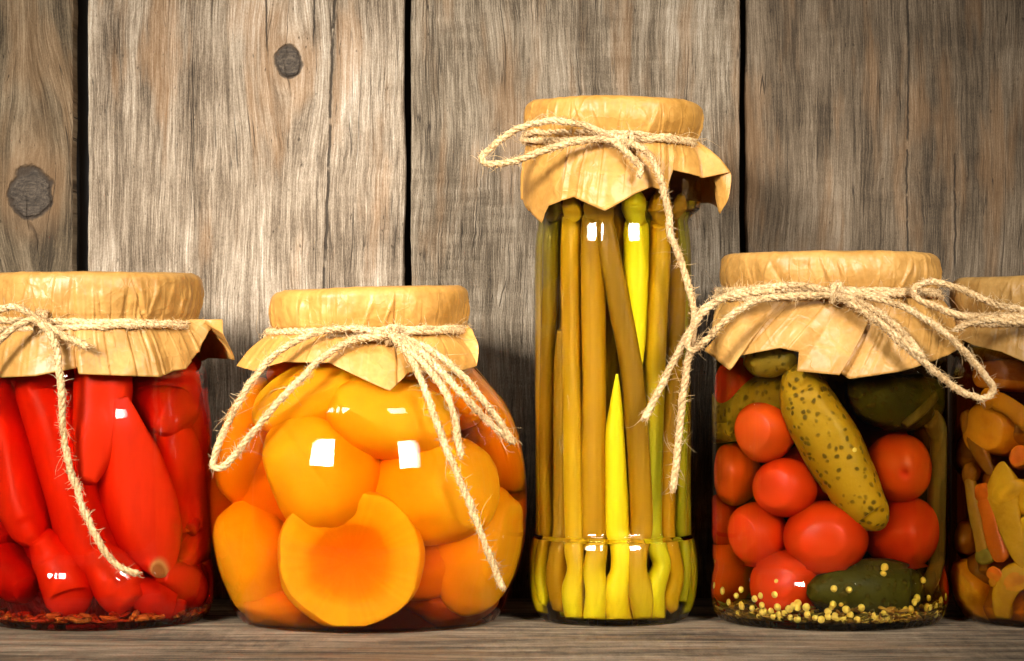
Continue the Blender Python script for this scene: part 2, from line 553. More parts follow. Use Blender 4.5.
make_jar('pickle', 829, [(98, 290), (100, 312), (110, 326), (115.5, 340), (117, 356), (117, 385), (117, 470), (116.5, 548), (115.2, 560), (114.6, 566), (115.7, 572), (117.3, 580), (118.3, 590), (117.5, 601), (114, 612), (109, 618.5)],
         (108, 255, 288), 'glass jar of tomatoes, gherkins and mustard seeds', (.98, .98, .965), (.42, .28, .12), (26, 36, 100), 'pickle_brine',
         'yellowish brine round the tomatoes and gherkins', 'brine', 362)
make_jar('mushroom', 1064, [(100, 315), (101, 340), (106, 355), (111, 370), (113, 388), (113, 470), (113, 545), (114, 560), (113, 585), (109, 602), (103, 613), (97, 618.5)],
         (110, 279, 312), 'glass jar of brown mushrooms cut by the right edge of the photo', (.98, .975, .96), (.4, .24, .1), (24, 56, 190), 'brown_marinade',
         'dark brown marinade round the mushrooms', 'marinade', 368)

def inside(key, V, gap=1.2):
    """press a shape against the inside of its jar"""
    J = JARS[key]
    V = np.array(V, float)
    V[:, 2] = np.maximum(V[:, 2], J['floor'] + .6)
    R = np.interp(V[:, 2], J['z'], J['r']) - J['t'] - gap
    dx, dy = V[:, 0] - J['ax'], V[:, 1]
    rr = np.hypot(dx, dy)
    # soft limit: the last 6 units flatten against the glass
    lim = np.where(rr > R - 2, R - 2 + 2 * np.tanh(np.maximum(rr - (R - 2), 0) / 5.0), rr)
    k = np.minimum(1, lim / np.maximum(rr, 1e-6))
    V[:, 0] = J['ax'] + dx * k
    V[:, 1] = dy * k
    return V

def depth(key, px, py, r, back=0.0):
    """how deep something of radius r lies when it touches the front glass at (px, py)"""
    J = JARS[key]
    R = np.interp(zz(py), J['z'], J['r']) - J['t'] - r
    o = px - J['px']
    if abs(o) >= R: return 0 + back
    return -math.sqrt(R * R - o * o) + back

def place(key, px, py, r, back=0.0):
    """where something of radius r has to lie against the front glass to be seen at (px, py) through the full jar"""
    J = JARS[key]
    R = np.interp(zz(py), J['z'], J['r'])
    o = px - J['px']
    d = min(r + max(back, 0), R * .9)
    inv = 1 - .27 * d / R
    fe = max(.5, (R - (d if r < 13 else d * .45)) / R)
    f = inv + (fe - inv) * min(1, abs(o) / R) ** 2
    q = J['px'] + o * f
    return at(q, py, depth(key, q, py, r, back))

# ------------------------------------------------------------------ contents: generic builders
def tube_thing(name, key, pts, mat, colf, lobes=0, lamp=.0, amp=.05, fr=.03, seg=28, back=0.0, step=3.0, flat=1.0):
    """pts: (px, py, radius); the body follows the front glass"""
    Q = []
    for q in pts:
        px, py, r = q[:3]
        b = q[3] if len(q) > 3 else back
        p = at(px, py, q[4]) if len(q) > 4 else place(key, px, py, r, b)
        Q.append((*p, r))
    Q = spline(Q, step)
    P, R = Q[:, :3], np.maximum(Q[:, 3], .4)
    sd = rnd.random() * 100
    V, F = sweep(P, R, seg, lambda t, a: 1 + lamp * math.cos(lobes * a + sd + 1.5 * t) + amp * nz(math.cos(a) + sd, math.sin(a), t * 5))
    n = len(P)
    t = np.concatenate([np.repeat(np.linspace(0, 1, n), seg), [0, 1]])
    c = np.array([colf(v) for v in t])
    V = inside(key, V)
    return meshobj(name, V, F, mat, colr=c)

def ramp_c(*stops):
    def f(t):
        for (t0, c0), (t1, c1) in zip(stops, stops[1:]):
            if t <= t1:
                k = (t - t0) / (t1 - t0 + 1e-9); k = max(0, min(1, k)); k = k * k * (3 - 2 * k)
                return [a + (b - a) * k for a, b in zip(c0, c1)]
        return list(stops[-1][1])
    return f

# ------------------------------------------------------------------ peppers
m_pep = flesh('red_pepper_skin', sss=.12, radius=(1, .12, .05), scale=.003, rough=.27, var=.45, vs=.05, bump=.16, dark=(.70, .5, .5), stretch=(1, 1, .25), spec=.06)
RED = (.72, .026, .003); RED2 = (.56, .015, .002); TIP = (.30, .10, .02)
pep = [
    ([(2, 372, 24), (6, 400, 26), (14, 450, 26), (24, 500, 25), (32, 528, 20), (36, 541, 6)], RED, 0, 'long red pepper with a blunt tip, cut by the left edge of the photo'),
    ([(48, 368, 22), (46, 390, 28), (54, 430, 25), (68, 480, 25), (84, 530, 25), (98, 565, 20), (105, 580, 6)], RED, 9, 'red pepper leaning right behind the long hanging twine end'),
    ([(105, 368, 24), (104, 388, 27), (101, 420, 25), (94, 455, 19), (88, 482, 8)], RED, 0, 'red pepper tapering down to a point right of the hanging twine'),
    ([(122, 398, 7), (126, 425, 17), (132, 460, 29), (141, 500, 36), (152, 535, 33), (160, 560, 20), (164, 572, 7)], RED, -3, 'broadest red pepper of the jar, with a tiny brown tip at its lower end'),
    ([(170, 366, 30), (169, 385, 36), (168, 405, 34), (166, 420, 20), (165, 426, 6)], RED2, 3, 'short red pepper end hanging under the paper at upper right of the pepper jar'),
    ([(166, 420, 12), (176, 450, 27), (186, 500, 29), (193, 540, 24), (198, 566, 8)], RED, 16, 'plump red pepper leaning behind the broadest one near the right glass'),
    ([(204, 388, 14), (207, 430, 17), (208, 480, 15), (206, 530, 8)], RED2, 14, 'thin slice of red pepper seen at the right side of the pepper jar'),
    ([(40, 535, 12), (54, 555, 22), (64, 578, 24), (70, 598, 21), (72, 607, 12)], RED, 2, 'red pepper end at the bottom of the pepper jar under the square highlight'),
    ([(92, 545, 12), (108, 568, 23), (122, 590, 24), (132, 604, 14)], RED, 4, 'red pepper piece lying at the bottom right of the long twine end'),
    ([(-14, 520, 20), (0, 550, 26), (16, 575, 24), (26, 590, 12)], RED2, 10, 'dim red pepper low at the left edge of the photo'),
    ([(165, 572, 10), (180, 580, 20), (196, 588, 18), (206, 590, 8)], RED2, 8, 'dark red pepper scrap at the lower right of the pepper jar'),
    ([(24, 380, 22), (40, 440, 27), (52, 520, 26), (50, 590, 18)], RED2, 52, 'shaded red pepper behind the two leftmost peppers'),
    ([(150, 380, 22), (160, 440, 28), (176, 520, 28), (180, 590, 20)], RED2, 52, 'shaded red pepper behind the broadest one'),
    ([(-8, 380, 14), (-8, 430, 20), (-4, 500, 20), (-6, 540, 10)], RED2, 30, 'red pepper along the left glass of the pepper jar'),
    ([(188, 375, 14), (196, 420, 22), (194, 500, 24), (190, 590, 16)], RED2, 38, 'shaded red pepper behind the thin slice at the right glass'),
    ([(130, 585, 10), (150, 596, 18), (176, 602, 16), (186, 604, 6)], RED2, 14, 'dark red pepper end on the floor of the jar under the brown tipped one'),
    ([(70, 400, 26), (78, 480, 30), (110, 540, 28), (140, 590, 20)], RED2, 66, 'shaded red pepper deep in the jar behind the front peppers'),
]
for pts, c, back, lab in pep:
    tip = lab.startswith('broadest')
    f = ramp_c((0, c), (.955, c), (.985, (.55, .25, .06) if tip else c), (1, TIP if tip else c))
    o = tube_thing('red_pepper', 'pepper', pts, m_pep, f, lobes=3, lamp=.025, amp=.06, back=back, seg=36)
    tag(o, lab, 'pepper', 'red peppers in oil')
# two more at the back, so that the jar is full from any side
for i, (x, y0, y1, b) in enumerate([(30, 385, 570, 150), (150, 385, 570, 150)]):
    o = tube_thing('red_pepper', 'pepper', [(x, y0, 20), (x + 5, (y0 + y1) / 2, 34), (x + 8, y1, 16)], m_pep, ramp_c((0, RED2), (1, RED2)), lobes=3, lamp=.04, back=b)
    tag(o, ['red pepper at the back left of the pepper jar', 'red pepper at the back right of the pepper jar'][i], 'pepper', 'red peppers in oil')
# orange seeds and shreds lying on the jar floor
m_shred = flesh('shreds', sss=.1, rough=.4, var=.4, vs=.2)
def sediment(name, key, rmin, n, cols, sz, label, cat, zmax=9, long=3.0):
    J = JARS[key]
    Vs, Fs, Cs, b = [], [], [], 0
    R = np.interp(J['floor'] + 4, J['z'], J['r']) - J['t'] - 4
    for i in range(n):
        a = rnd.uniform(-PI * .75, PI * .75)
        r = R * math.sqrt(rnd.uniform(rmin, 1))
        x, y, z = J['ax'] + r * math.sin(a), -r * math.cos(a), J['floor'] + 1 + rnd.random() ** 2 * zmax
        th, L = rnd.uniform(0, PI), sz * rnd.uniform(.8, 1.8) * long
        d = np.array([math.cos(th), math.sin(th), rnd.uniform(-.25, .35)]) * L
        p = np.array([x, y, z])
        P = np.array([p - d / 2, p - d / 4 + rnd.uniform(-1, 1), p + d / 4 + rnd.uniform(-1, 1), p + d / 2])
        V, F = sweep(P, np.array([.3, .8, .8, .3]) * sz * rnd.uniform(.5, 1), 5, base=b)
        b += len(V); Vs.append(V); Fs += F; Cs += [rnd.choice(cols)] * len(V)
    o = meshobj(name, inside(key, np.vstack(Vs), 1.0), Fs, m_shred, colr=np.array(Cs))
    return tag(o, label, cat, kind='stuff')
sediment('pepper_shreds', 'pepper', .45, 420, [(.42, .07, .008), (.5, .12, .015), (.38, .03, .005)], 4.5, 'orange shreds and seeds lying on the floor of the pepper jar', 'shreds', 7, 2.2)

# ------------------------------------------------------------------ apricot halves
m_apr = flesh('apricot_flesh', sss=.35, radius=(1, .42, .05), scale=.005, rough=.45, var=.30, vs=.03, bump=.30, dark=(.95, .70, .5))
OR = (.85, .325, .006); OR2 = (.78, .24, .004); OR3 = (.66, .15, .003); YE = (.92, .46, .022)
BV, BF = ball(96, 60)
def apricot(px, py, rx, rz, ry=None, rotv=(0, 0, 0), back=0.0, colr=OR, face=False, label='', pointed=.0, dy=None):
    V = BV.copy()
    if ry is None: ry = min(rx, rz) * .80
    W = V.copy()
    # unit half: domed side towards -y, cut side at y = .25 with a stone hollow
    rad = np.hypot(V[:, 0], V[:, 2])
    cut = .22
    back_side = V[:, 1] > cut
    ang0 = np.arctan2(V[:, 2], V[:, 0])
    hol = np.clip(1 - (rad / (.53 + .03 * np.sin(ang0 * 3 + 1) + .015 * np.sin(ang0 * 9))) ** 2, 0, 1)
    W[:, 1] = np.where(back_side, cut + .10 * np.exp(-((rad - .85) / .16) ** 2) - .40 * hol ** 1.0 + .010 * np.sin(ang0 * 23 + 3 * np.sin(ang0 * 5)) * (rad > .45), V[:, 1])
    # keep the rim full
    k = np.where(back_side, 1.0 / np.maximum(math.sqrt(1 - cut * cut), 1e-6), 1)
    # on the cut side spread points outwards over the disc
    fr = np.clip(rad / math.sqrt(1 - cut * cut), 0, 1)
    # groove along the seam on the domed side, pointed end
    ang = np.arctan2(V[:, 2], V[:, 0])
    groove = np.exp(-(V[:, 0] / .07) ** 2) * (V[:, 1] < cut) * np.clip(V[:, 2] + .3, 0, 1)
    W[:, 1] += groove * .05
    W[:, 2] += pointed * np.clip(V[:, 2], 0, 1) ** 4
    sd = rnd.random() * 50
    nn = np.array([nz(v[0] * 1.4 + sd, v[1] * 1.4, v[2] * 1.4) for v in V])
    W *= (1 + .10 * nn)[:, None]
    n2 = np.array([nz(v[0] * 4 + sd, v[1] * 4, v[2] * 4) for v in V])
    W *= (1 + .014 * n2)[:, None]
    cc = np.tile(np.array(colr, float), (len(V), 1))
    if True:
        h2 = hol * back_side
        rim = back_side * np.clip((rad - .5) / .2, 0, 1)
        cc = cc * (1 - rim[:, None] * .8) + np.array(YE) * rim[:, None] * .8
        cc = cc * (1 - h2[:, None]) + np.array((.82, .25, .006)) * h2[:, None]
        fib = (1 + .05 * np.sin(ang0 * 31 + 4 * np.sin(ang0 * 7)) * back_side)[:, None]
        cc = np.clip(cc * np.array([1, 1, 1]) * (1 - .5 * (1 - fib) * np.array([.6, 1.4, 1.4])), 0, 1)
    W = W * np.array([rx, ry, rz])
    if face: W = rot(W, 0, 0, PI)
    W = rot(W, *rotv)
    W = W + (place('apricot', px, py, ry * .9, back) if dy is None else at(px, py, dy))
    W = inside('apricot', W)
    o = meshobj('apricot_half', W, BF, m_apr, colr=cc)
    return tag(o, label, 'apricot', 'apricot halves in syrup')
R_ = math.radians
apricot(350, 558, 67, 66, 34, (R_(4), 0, R_(-3)), 6, OR, True, 'apricot half turned cut side out with its round stone hollow showing')
apricot(309, 400, 58, 40, 34, (0, R_(-12), 0), 2, OR, False, 'apricot half at the top left just under the paper, between loop and pointed corner')
apricot(388, 420, 62, 40, 36, (0, R_(10), 0), 6, OR, False, 'apricot half below the pointed paper corner')
apricot(322, 478, 48, 58, 36, (0, R_(-38), 0), 12, OR, False, 'apricot half in the middle left, right above the one showing its hollow', .18)
apricot(440, 490, 64, 50, 40, (0, R_(-8), 0), 8, OR, False, 'large apricot half at right of centre behind the long loose twine end')
apricot(254, 556, 52, 54, 36, (0, R_(8), R_(-22)), 4, OR, False, 'apricot half at the lower left beside the glass')
apricot(484, 548, 54, 60, 34, (R_(0), R_(20), R_(25)), 4, OR, False, 'apricot half at the lower right under the end of the twine')
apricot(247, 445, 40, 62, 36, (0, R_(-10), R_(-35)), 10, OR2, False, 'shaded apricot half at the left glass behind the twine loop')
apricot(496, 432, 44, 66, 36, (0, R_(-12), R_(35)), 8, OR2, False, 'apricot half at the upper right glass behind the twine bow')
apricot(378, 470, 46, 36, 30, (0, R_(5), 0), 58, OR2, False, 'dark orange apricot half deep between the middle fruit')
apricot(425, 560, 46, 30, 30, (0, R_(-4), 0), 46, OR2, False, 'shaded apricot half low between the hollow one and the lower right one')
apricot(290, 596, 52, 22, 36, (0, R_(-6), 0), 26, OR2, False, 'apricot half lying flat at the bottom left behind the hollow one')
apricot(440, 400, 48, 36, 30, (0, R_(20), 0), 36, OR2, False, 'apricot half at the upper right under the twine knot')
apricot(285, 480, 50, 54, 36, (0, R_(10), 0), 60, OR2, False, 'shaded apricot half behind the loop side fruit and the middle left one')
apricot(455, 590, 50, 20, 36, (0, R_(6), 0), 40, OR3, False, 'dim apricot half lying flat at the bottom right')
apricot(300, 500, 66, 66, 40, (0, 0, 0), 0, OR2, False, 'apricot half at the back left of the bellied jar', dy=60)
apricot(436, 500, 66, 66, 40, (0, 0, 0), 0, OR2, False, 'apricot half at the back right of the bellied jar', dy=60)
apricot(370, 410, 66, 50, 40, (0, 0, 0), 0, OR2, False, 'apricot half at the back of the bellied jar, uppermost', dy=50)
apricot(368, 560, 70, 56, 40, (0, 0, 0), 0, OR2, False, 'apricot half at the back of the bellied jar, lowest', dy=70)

# ------------------------------------------------------------------ stalks
m_stk = flesh('stalk_skin', sss=.15, radius=(1, .7, .1), scale=.002, rough=.30, var=.28, vs=.11, bump=.15, dark=(.6, .5, .3), stretch=(1.3, 1.3, .035), spec=.08)
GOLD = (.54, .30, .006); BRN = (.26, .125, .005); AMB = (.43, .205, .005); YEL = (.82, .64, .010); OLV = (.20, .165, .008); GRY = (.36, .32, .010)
stk = [
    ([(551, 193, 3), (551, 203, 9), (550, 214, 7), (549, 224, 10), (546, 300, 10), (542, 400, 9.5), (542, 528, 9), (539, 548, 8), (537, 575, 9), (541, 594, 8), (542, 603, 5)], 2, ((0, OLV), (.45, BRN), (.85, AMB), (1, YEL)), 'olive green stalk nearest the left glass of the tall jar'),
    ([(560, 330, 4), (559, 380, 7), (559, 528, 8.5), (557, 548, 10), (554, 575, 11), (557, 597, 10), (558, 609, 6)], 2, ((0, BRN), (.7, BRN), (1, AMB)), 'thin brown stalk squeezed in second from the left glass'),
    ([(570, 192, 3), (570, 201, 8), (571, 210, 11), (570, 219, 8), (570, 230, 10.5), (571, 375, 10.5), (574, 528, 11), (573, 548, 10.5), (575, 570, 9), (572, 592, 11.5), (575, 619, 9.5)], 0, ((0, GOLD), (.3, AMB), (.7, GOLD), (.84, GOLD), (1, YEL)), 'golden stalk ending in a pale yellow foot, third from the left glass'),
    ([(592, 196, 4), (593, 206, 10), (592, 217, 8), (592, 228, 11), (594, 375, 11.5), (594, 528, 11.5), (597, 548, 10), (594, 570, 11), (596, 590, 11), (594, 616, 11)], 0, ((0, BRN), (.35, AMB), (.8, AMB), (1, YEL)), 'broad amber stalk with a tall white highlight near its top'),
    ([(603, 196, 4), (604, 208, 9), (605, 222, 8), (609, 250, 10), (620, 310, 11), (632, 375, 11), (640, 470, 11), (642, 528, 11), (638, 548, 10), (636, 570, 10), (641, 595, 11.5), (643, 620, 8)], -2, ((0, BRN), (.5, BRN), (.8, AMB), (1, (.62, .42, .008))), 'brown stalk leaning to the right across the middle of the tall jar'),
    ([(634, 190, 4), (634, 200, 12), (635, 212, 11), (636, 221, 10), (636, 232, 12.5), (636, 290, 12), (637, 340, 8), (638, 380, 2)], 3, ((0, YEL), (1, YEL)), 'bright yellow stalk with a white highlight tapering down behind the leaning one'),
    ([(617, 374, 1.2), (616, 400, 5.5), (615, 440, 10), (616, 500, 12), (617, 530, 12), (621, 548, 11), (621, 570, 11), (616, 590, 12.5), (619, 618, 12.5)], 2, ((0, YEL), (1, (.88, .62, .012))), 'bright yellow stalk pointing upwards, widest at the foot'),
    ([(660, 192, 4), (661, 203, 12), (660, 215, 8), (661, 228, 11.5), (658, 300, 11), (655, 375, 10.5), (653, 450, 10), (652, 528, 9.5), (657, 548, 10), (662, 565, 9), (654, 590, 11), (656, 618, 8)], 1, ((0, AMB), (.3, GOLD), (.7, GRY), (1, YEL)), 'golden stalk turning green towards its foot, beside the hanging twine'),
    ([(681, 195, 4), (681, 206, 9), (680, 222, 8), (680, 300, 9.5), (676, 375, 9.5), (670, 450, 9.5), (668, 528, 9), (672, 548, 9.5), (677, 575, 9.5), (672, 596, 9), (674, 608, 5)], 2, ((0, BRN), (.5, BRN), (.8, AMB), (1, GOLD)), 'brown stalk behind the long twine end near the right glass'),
    ([(688, 210, 6), (687, 300, 7), (686, 420, 8), (684, 528, 7), (688, 550, 8), (688, 575, 8), (683, 600, 7)], 4, ((0, OLV), (.6, GRY), (1, GRY)), 'narrow yellow green stalk along the right glass of the tall jar'),
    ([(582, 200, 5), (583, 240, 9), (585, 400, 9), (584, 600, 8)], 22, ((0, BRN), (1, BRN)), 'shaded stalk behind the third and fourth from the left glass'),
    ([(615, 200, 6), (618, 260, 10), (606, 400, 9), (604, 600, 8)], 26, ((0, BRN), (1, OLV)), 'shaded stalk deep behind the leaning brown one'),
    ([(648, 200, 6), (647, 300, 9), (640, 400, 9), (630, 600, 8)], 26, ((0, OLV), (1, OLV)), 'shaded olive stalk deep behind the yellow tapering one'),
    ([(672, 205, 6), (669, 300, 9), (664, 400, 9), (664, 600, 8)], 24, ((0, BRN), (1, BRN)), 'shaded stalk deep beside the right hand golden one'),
]
for pts, back, st, lab in stk:
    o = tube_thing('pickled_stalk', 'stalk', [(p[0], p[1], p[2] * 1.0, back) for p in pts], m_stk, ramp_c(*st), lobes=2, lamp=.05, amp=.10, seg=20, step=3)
    tag(o, lab, 'stalk', 'pickled stalks in the tall jar')
J = JARS['stalk']
for i in range(16):
    if i < 11: a, q = math.radians(82 + i * 19.6), 64
    else: a, q = math.radians(60 + (i - 11) * 60), 38
    x, y = J['px'] + q * math.sin(a), -q * math.cos(a)
    x2 = x + rnd.uniform(-4, 4)
    c0, c1, c2 = rnd.choice([BRN, AMB, OLV]), rnd.choice([BRN, AMB, GOLD]), rnd.choice([AMB, GRY, YEL])
    o = tube_thing('pickled_stalk', 'stalk', [(x, 200, 6, 0, y), (x, 230, 10, 0, y), (x2, 400, 10.5, 0, y), (x, 530, 10, 0, y), (x + 4 * math.sin(a), 570, 10, 0, y - 4 * math.cos(a)), (x, 607, 10, 0, y)], m_stk, ramp_c((0, c0), (.5, c1), (1, c2)), lobes=2, lamp=.05, amp=.1, seg=18)
    tag(o, 'stalk in the rear of the tall jar, mostly hidden behind the front stalks', 'stalk', 'pickled stalks in the tall jar')

# ------------------------------------------------------------------ tomatoes and gherkins
m_tom = flesh('tomato_skin', sss=.3, radius=(1, .2, .06), scale=.005, rough=.25, var=.2, vs=.03, bump=.05, dark=(.75, .5, .4), spec=.10)
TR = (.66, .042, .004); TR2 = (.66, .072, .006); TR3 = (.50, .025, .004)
def tomato(px, py, rx, rz, back, c, label, rotv=(0, 0, 0), scar=False):
    V = BV.copy()
    sd = rnd.random() * 40
    nn = np.array([nz(v[0] * 1.1 + sd, v[1] * 1.1, v[2] * 1.1) for v in V])
    ang = np.arctan2(V[:, 2], V[:, 0])
    W = V * (1 + .05 * nn)[:, None]
    cc = np.tile(np.array(c, float), (len(V), 1)) * (1 + .25 * nn)[:, None]
    if scar:
        d = np.hypot(V[:, 0] - .12, V[:, 2] + .18) * (V[:, 1] < 0) + 9 * (V[:, 1] >= 0)
        W[:, 1] += .10 * np.exp(-(d / .12) ** 2)
        q = np.exp(-(d / .2) ** 2)[:, None] * .6
        cc = cc * (1 - q) + np.array((.75, .02, .01)) * q
    W = rot(W * np.array([rx, (rx + rz) / 2, rz]), *rotv)
    W = inside('pickle', W + place('pickle', px, py, (rx + rz) / 2, back))
    o = meshobj('pickled_tomato', W, BF, m_tom, colr=np.clip(cc, 0, 1))
    return tag(o, label, 'tomato', 'small tomatoes in brine')
tomato(763, 431, 30, 30, 0, TR2, 'orange red tomato touching the upper end of the big gherkin, highest of the front tomatoes')
tomato(736, 474, 27, 31, 6, TR2, 'orange red tomato at the left glass with two tomatoes above and below it')
tomato(784, 487, 30, 29, 2, TR, 'round red tomato in the middle left just below the highest one')
tomato(755, 532, 31, 30, 2, TR, 'red tomato with small white sparkles on the left of the middle row')
tomato(826, 537, 38, 36, 0, TR, 'largest red tomato at the bottom centre below the gherkin', (0, R_(20), 0))
tomato(897, 467, 31, 34, 6, TR2, 'orange red tomato with a stem scar right of the big gherkin', (0, R_(-20), 0), True)
tomato(901, 531, 37, 35, 4, TR, 'big red tomato under the lower tip of the gherkin near the right glass')
tomato(785, 584, 34, 34, 4, TR, 'red tomato low down with a white bar highlight, seeds at its foot')
tomato(733, 572, 29, 32, 8, TR2, 'brownish red tomato at the lower left glass')
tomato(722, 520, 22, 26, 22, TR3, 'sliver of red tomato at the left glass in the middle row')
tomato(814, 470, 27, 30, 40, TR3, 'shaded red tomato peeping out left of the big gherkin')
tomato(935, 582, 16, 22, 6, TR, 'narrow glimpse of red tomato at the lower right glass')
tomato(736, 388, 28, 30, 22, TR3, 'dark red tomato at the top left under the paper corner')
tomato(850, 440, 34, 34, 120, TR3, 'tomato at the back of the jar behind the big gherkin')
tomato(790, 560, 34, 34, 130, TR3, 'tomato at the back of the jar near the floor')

m_ghk = flesh('gherkin_skin', sss=.15, radius=(1, .8, .2), scale=.004, rough=.30, var=.5, vs=.035, bump=.5, dark=(.6, .62, .5), spec=.08, spots=(.13, .43, (.085, .052, .005), .85))
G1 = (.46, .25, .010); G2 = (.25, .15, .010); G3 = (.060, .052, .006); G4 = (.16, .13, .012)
ghk = [
    ([(796, 372, 9), (800, 382, 20), (809, 405, 26), (828, 438, 28), (846, 472, 26.5), (860, 498, 23), (872, 515, 18), (879, 525, 8)], 2, G1, 'big spotted yellow green gherkin leaning across the middle of the jar'),
    ([(708, 430, 10), (718, 420, 24), (745, 410, 29), (785, 402, 29), (815, 398, 24)], 26, G2, 'spotted gherkin lying level behind the highest tomato'),
    ([(742, 352, 12), (760, 356, 20), (778, 358, 18), (790, 362, 8)], 4, G2, 'tip of an olive gherkin showing between the paper folds'),
    ([(856, 388, 9), (870, 396, 24), (896, 402, 29), (922, 398, 24), (940, 392, 9)], 18, G3, 'dark green gherkin under the paper at the upper right of the jar'),
    ([(812, 592, 8), (830, 590, 22), (866, 588, 30), (900, 590, 28), (922, 594, 12)], 4, G3, 'dark green gherkin lying on the seeds at the bottom of the jar'),
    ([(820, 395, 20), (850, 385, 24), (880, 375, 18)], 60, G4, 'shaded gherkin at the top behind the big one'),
]
for pts, back, c, lab in ghk:
    o = tube_thing('gherkin', 'pickle', [(*p, back) for p in pts], m_ghk, ramp_c((0, tuple(q * 1.1 for q in c)), (.5, c), (1, tuple(q * 1.1 for q in c))), lobes=3, lamp=.02, amp=.07, seg=40, step=2.5)
    tag(o, lab, 'gherkin', 'gherkins in brine')
m_root = flesh('root_skin', sss=.1, rough=.4, var=.6, vs=.1, dark=(.4, .35, .3), stretch=(1, 1, .08))
o = tube_thing('root_stick', 'pickle', [(934, 418, 10, 8), (933, 440, 14, 8), (931, 500, 14, 8), (930, 560, 13, 8), (929, 590, 8, 8)], m_root, ramp_c((0, (.20, .12, .03)), (1, (.15, .085, .02))), lobes=2, lamp=.1)
tag(o, 'brown root stick standing against the right glass of the tomato jar', 'root')
o = tube_thing('root_stick', 'pickle', [(905, 425, 4, 14), (920, 412, 6, 10), (938, 395, 6, 10)], m_root, ramp_c((0, (.2, .13, .03)), (1, (.14, .09, .02))), seg=14)
tag(o, 'thin brown stem slanting over the upper right tomato', 'stem')

# mustard seeds
m_seed = flesh('mustard_seed', sss=.2, radius=(1, .7, .2), scale=.001, rough=.35, var=.3, vs=.15, bump=.05, dark=(.85, .7, .4))
seeds = [(774, 582), (773, 595), (853, 450), (883, 566), (882, 573), (834, 589), (849, 590), (919, 581), (913, 598), (716, 560), (717, 586), (722, 591), (738, 590), (734, 596), (728, 602), (752, 599),
         (758, 596), (760, 605), (760, 612), (769, 611), (776, 607), (777, 614), (783, 613), (788, 609), (789, 617), (793, 606), (797, 608), (796, 621), (771, 616), (806, 607), (807, 614), (815, 617), (828, 611),
         (833, 604), (837, 617), (843, 617), (850, 614), (846, 609), (828, 616), (864, 617), (871, 614), (881, 618), (888, 613), (889, 618), (895, 612), (900, 614), (902, 608), (907, 608), (899, 620), (912, 613), (914, 615), (921, 606), (928, 604), (926, 612), (933, 600), (893, 619), (857, 622), (750, 608), (740, 606), (821, 622), (876, 622), (905, 619)]
SV, SF = ball(14, 9)
J = JARS['pickle']
first = None
def seed_at(p, r):
    global first
    if first is None:
        W = SV * 3.6
        cc = np.tile(np.array((.80, .56, .10)), (len(W), 1))
        first = meshobj('mustard_seed', W, SF, m_seed, colr=cc, origin=(0, 0, 0))
        o = first
    else:
        o = first.copy(); col.objects.link(o)
    o.location = [c * S for c in p]
    o.scale = (r, r * rnd.uniform(.9, 1.05), r * rnd.uniform(.9, 1.05))
    o.rotation_euler = (rnd.uniform(0, 6), rnd.uniform(0, 6), rnd.uniform(0, 6))
    tag(o, 'tiny round yellow mustard seed low against the glass of the tomato jar', 'mustard seed', 'mustard seeds in the tomato jar')
for px, py in seeds:
    r0 = 3.5
    for _ in range(2):
        R = np.interp(max(zz(py), 14), J['z'], J['r']) - J['t'] - r0 - 1.5
        o_ = max(-R, min(R, (px - J['px']) * .985))
        d = -math.sqrt(max(R * R - o_ * o_, 0))
    p = at(J['px'] + o_, py, d)
    # keep it above the floor of the jar
    p[2] = max(p[2], J['floor'] + 3.6)
    seed_at(inside('pickle', np.array([p]), r0 + .6)[0], rnd.uniform(.85, 1.1))
for i in range(46):
    a = rnd.uniform(-1.35, 1.35)
    R = np.interp(16, J['z'], J['r']) - J['t'] - 5 - rnd.random() * 16
    z = J['floor'] + 3.6 + rnd.random() ** 2.0 * 15
    seed_at((J['ax'] + R * math.sin(a), -R * math.cos(a), z), rnd.uniform(.8, 1.05))
sediment('dill_shreds', 'pickle', .3, 900, [(.30, .14, .018), (.20, .10, .014), (.42, .21, .03), (.14, .09, .012)], 2.4, 'brown dill and spice shreds on the floor of the tomato jar', 'dill', 12, 6.5)

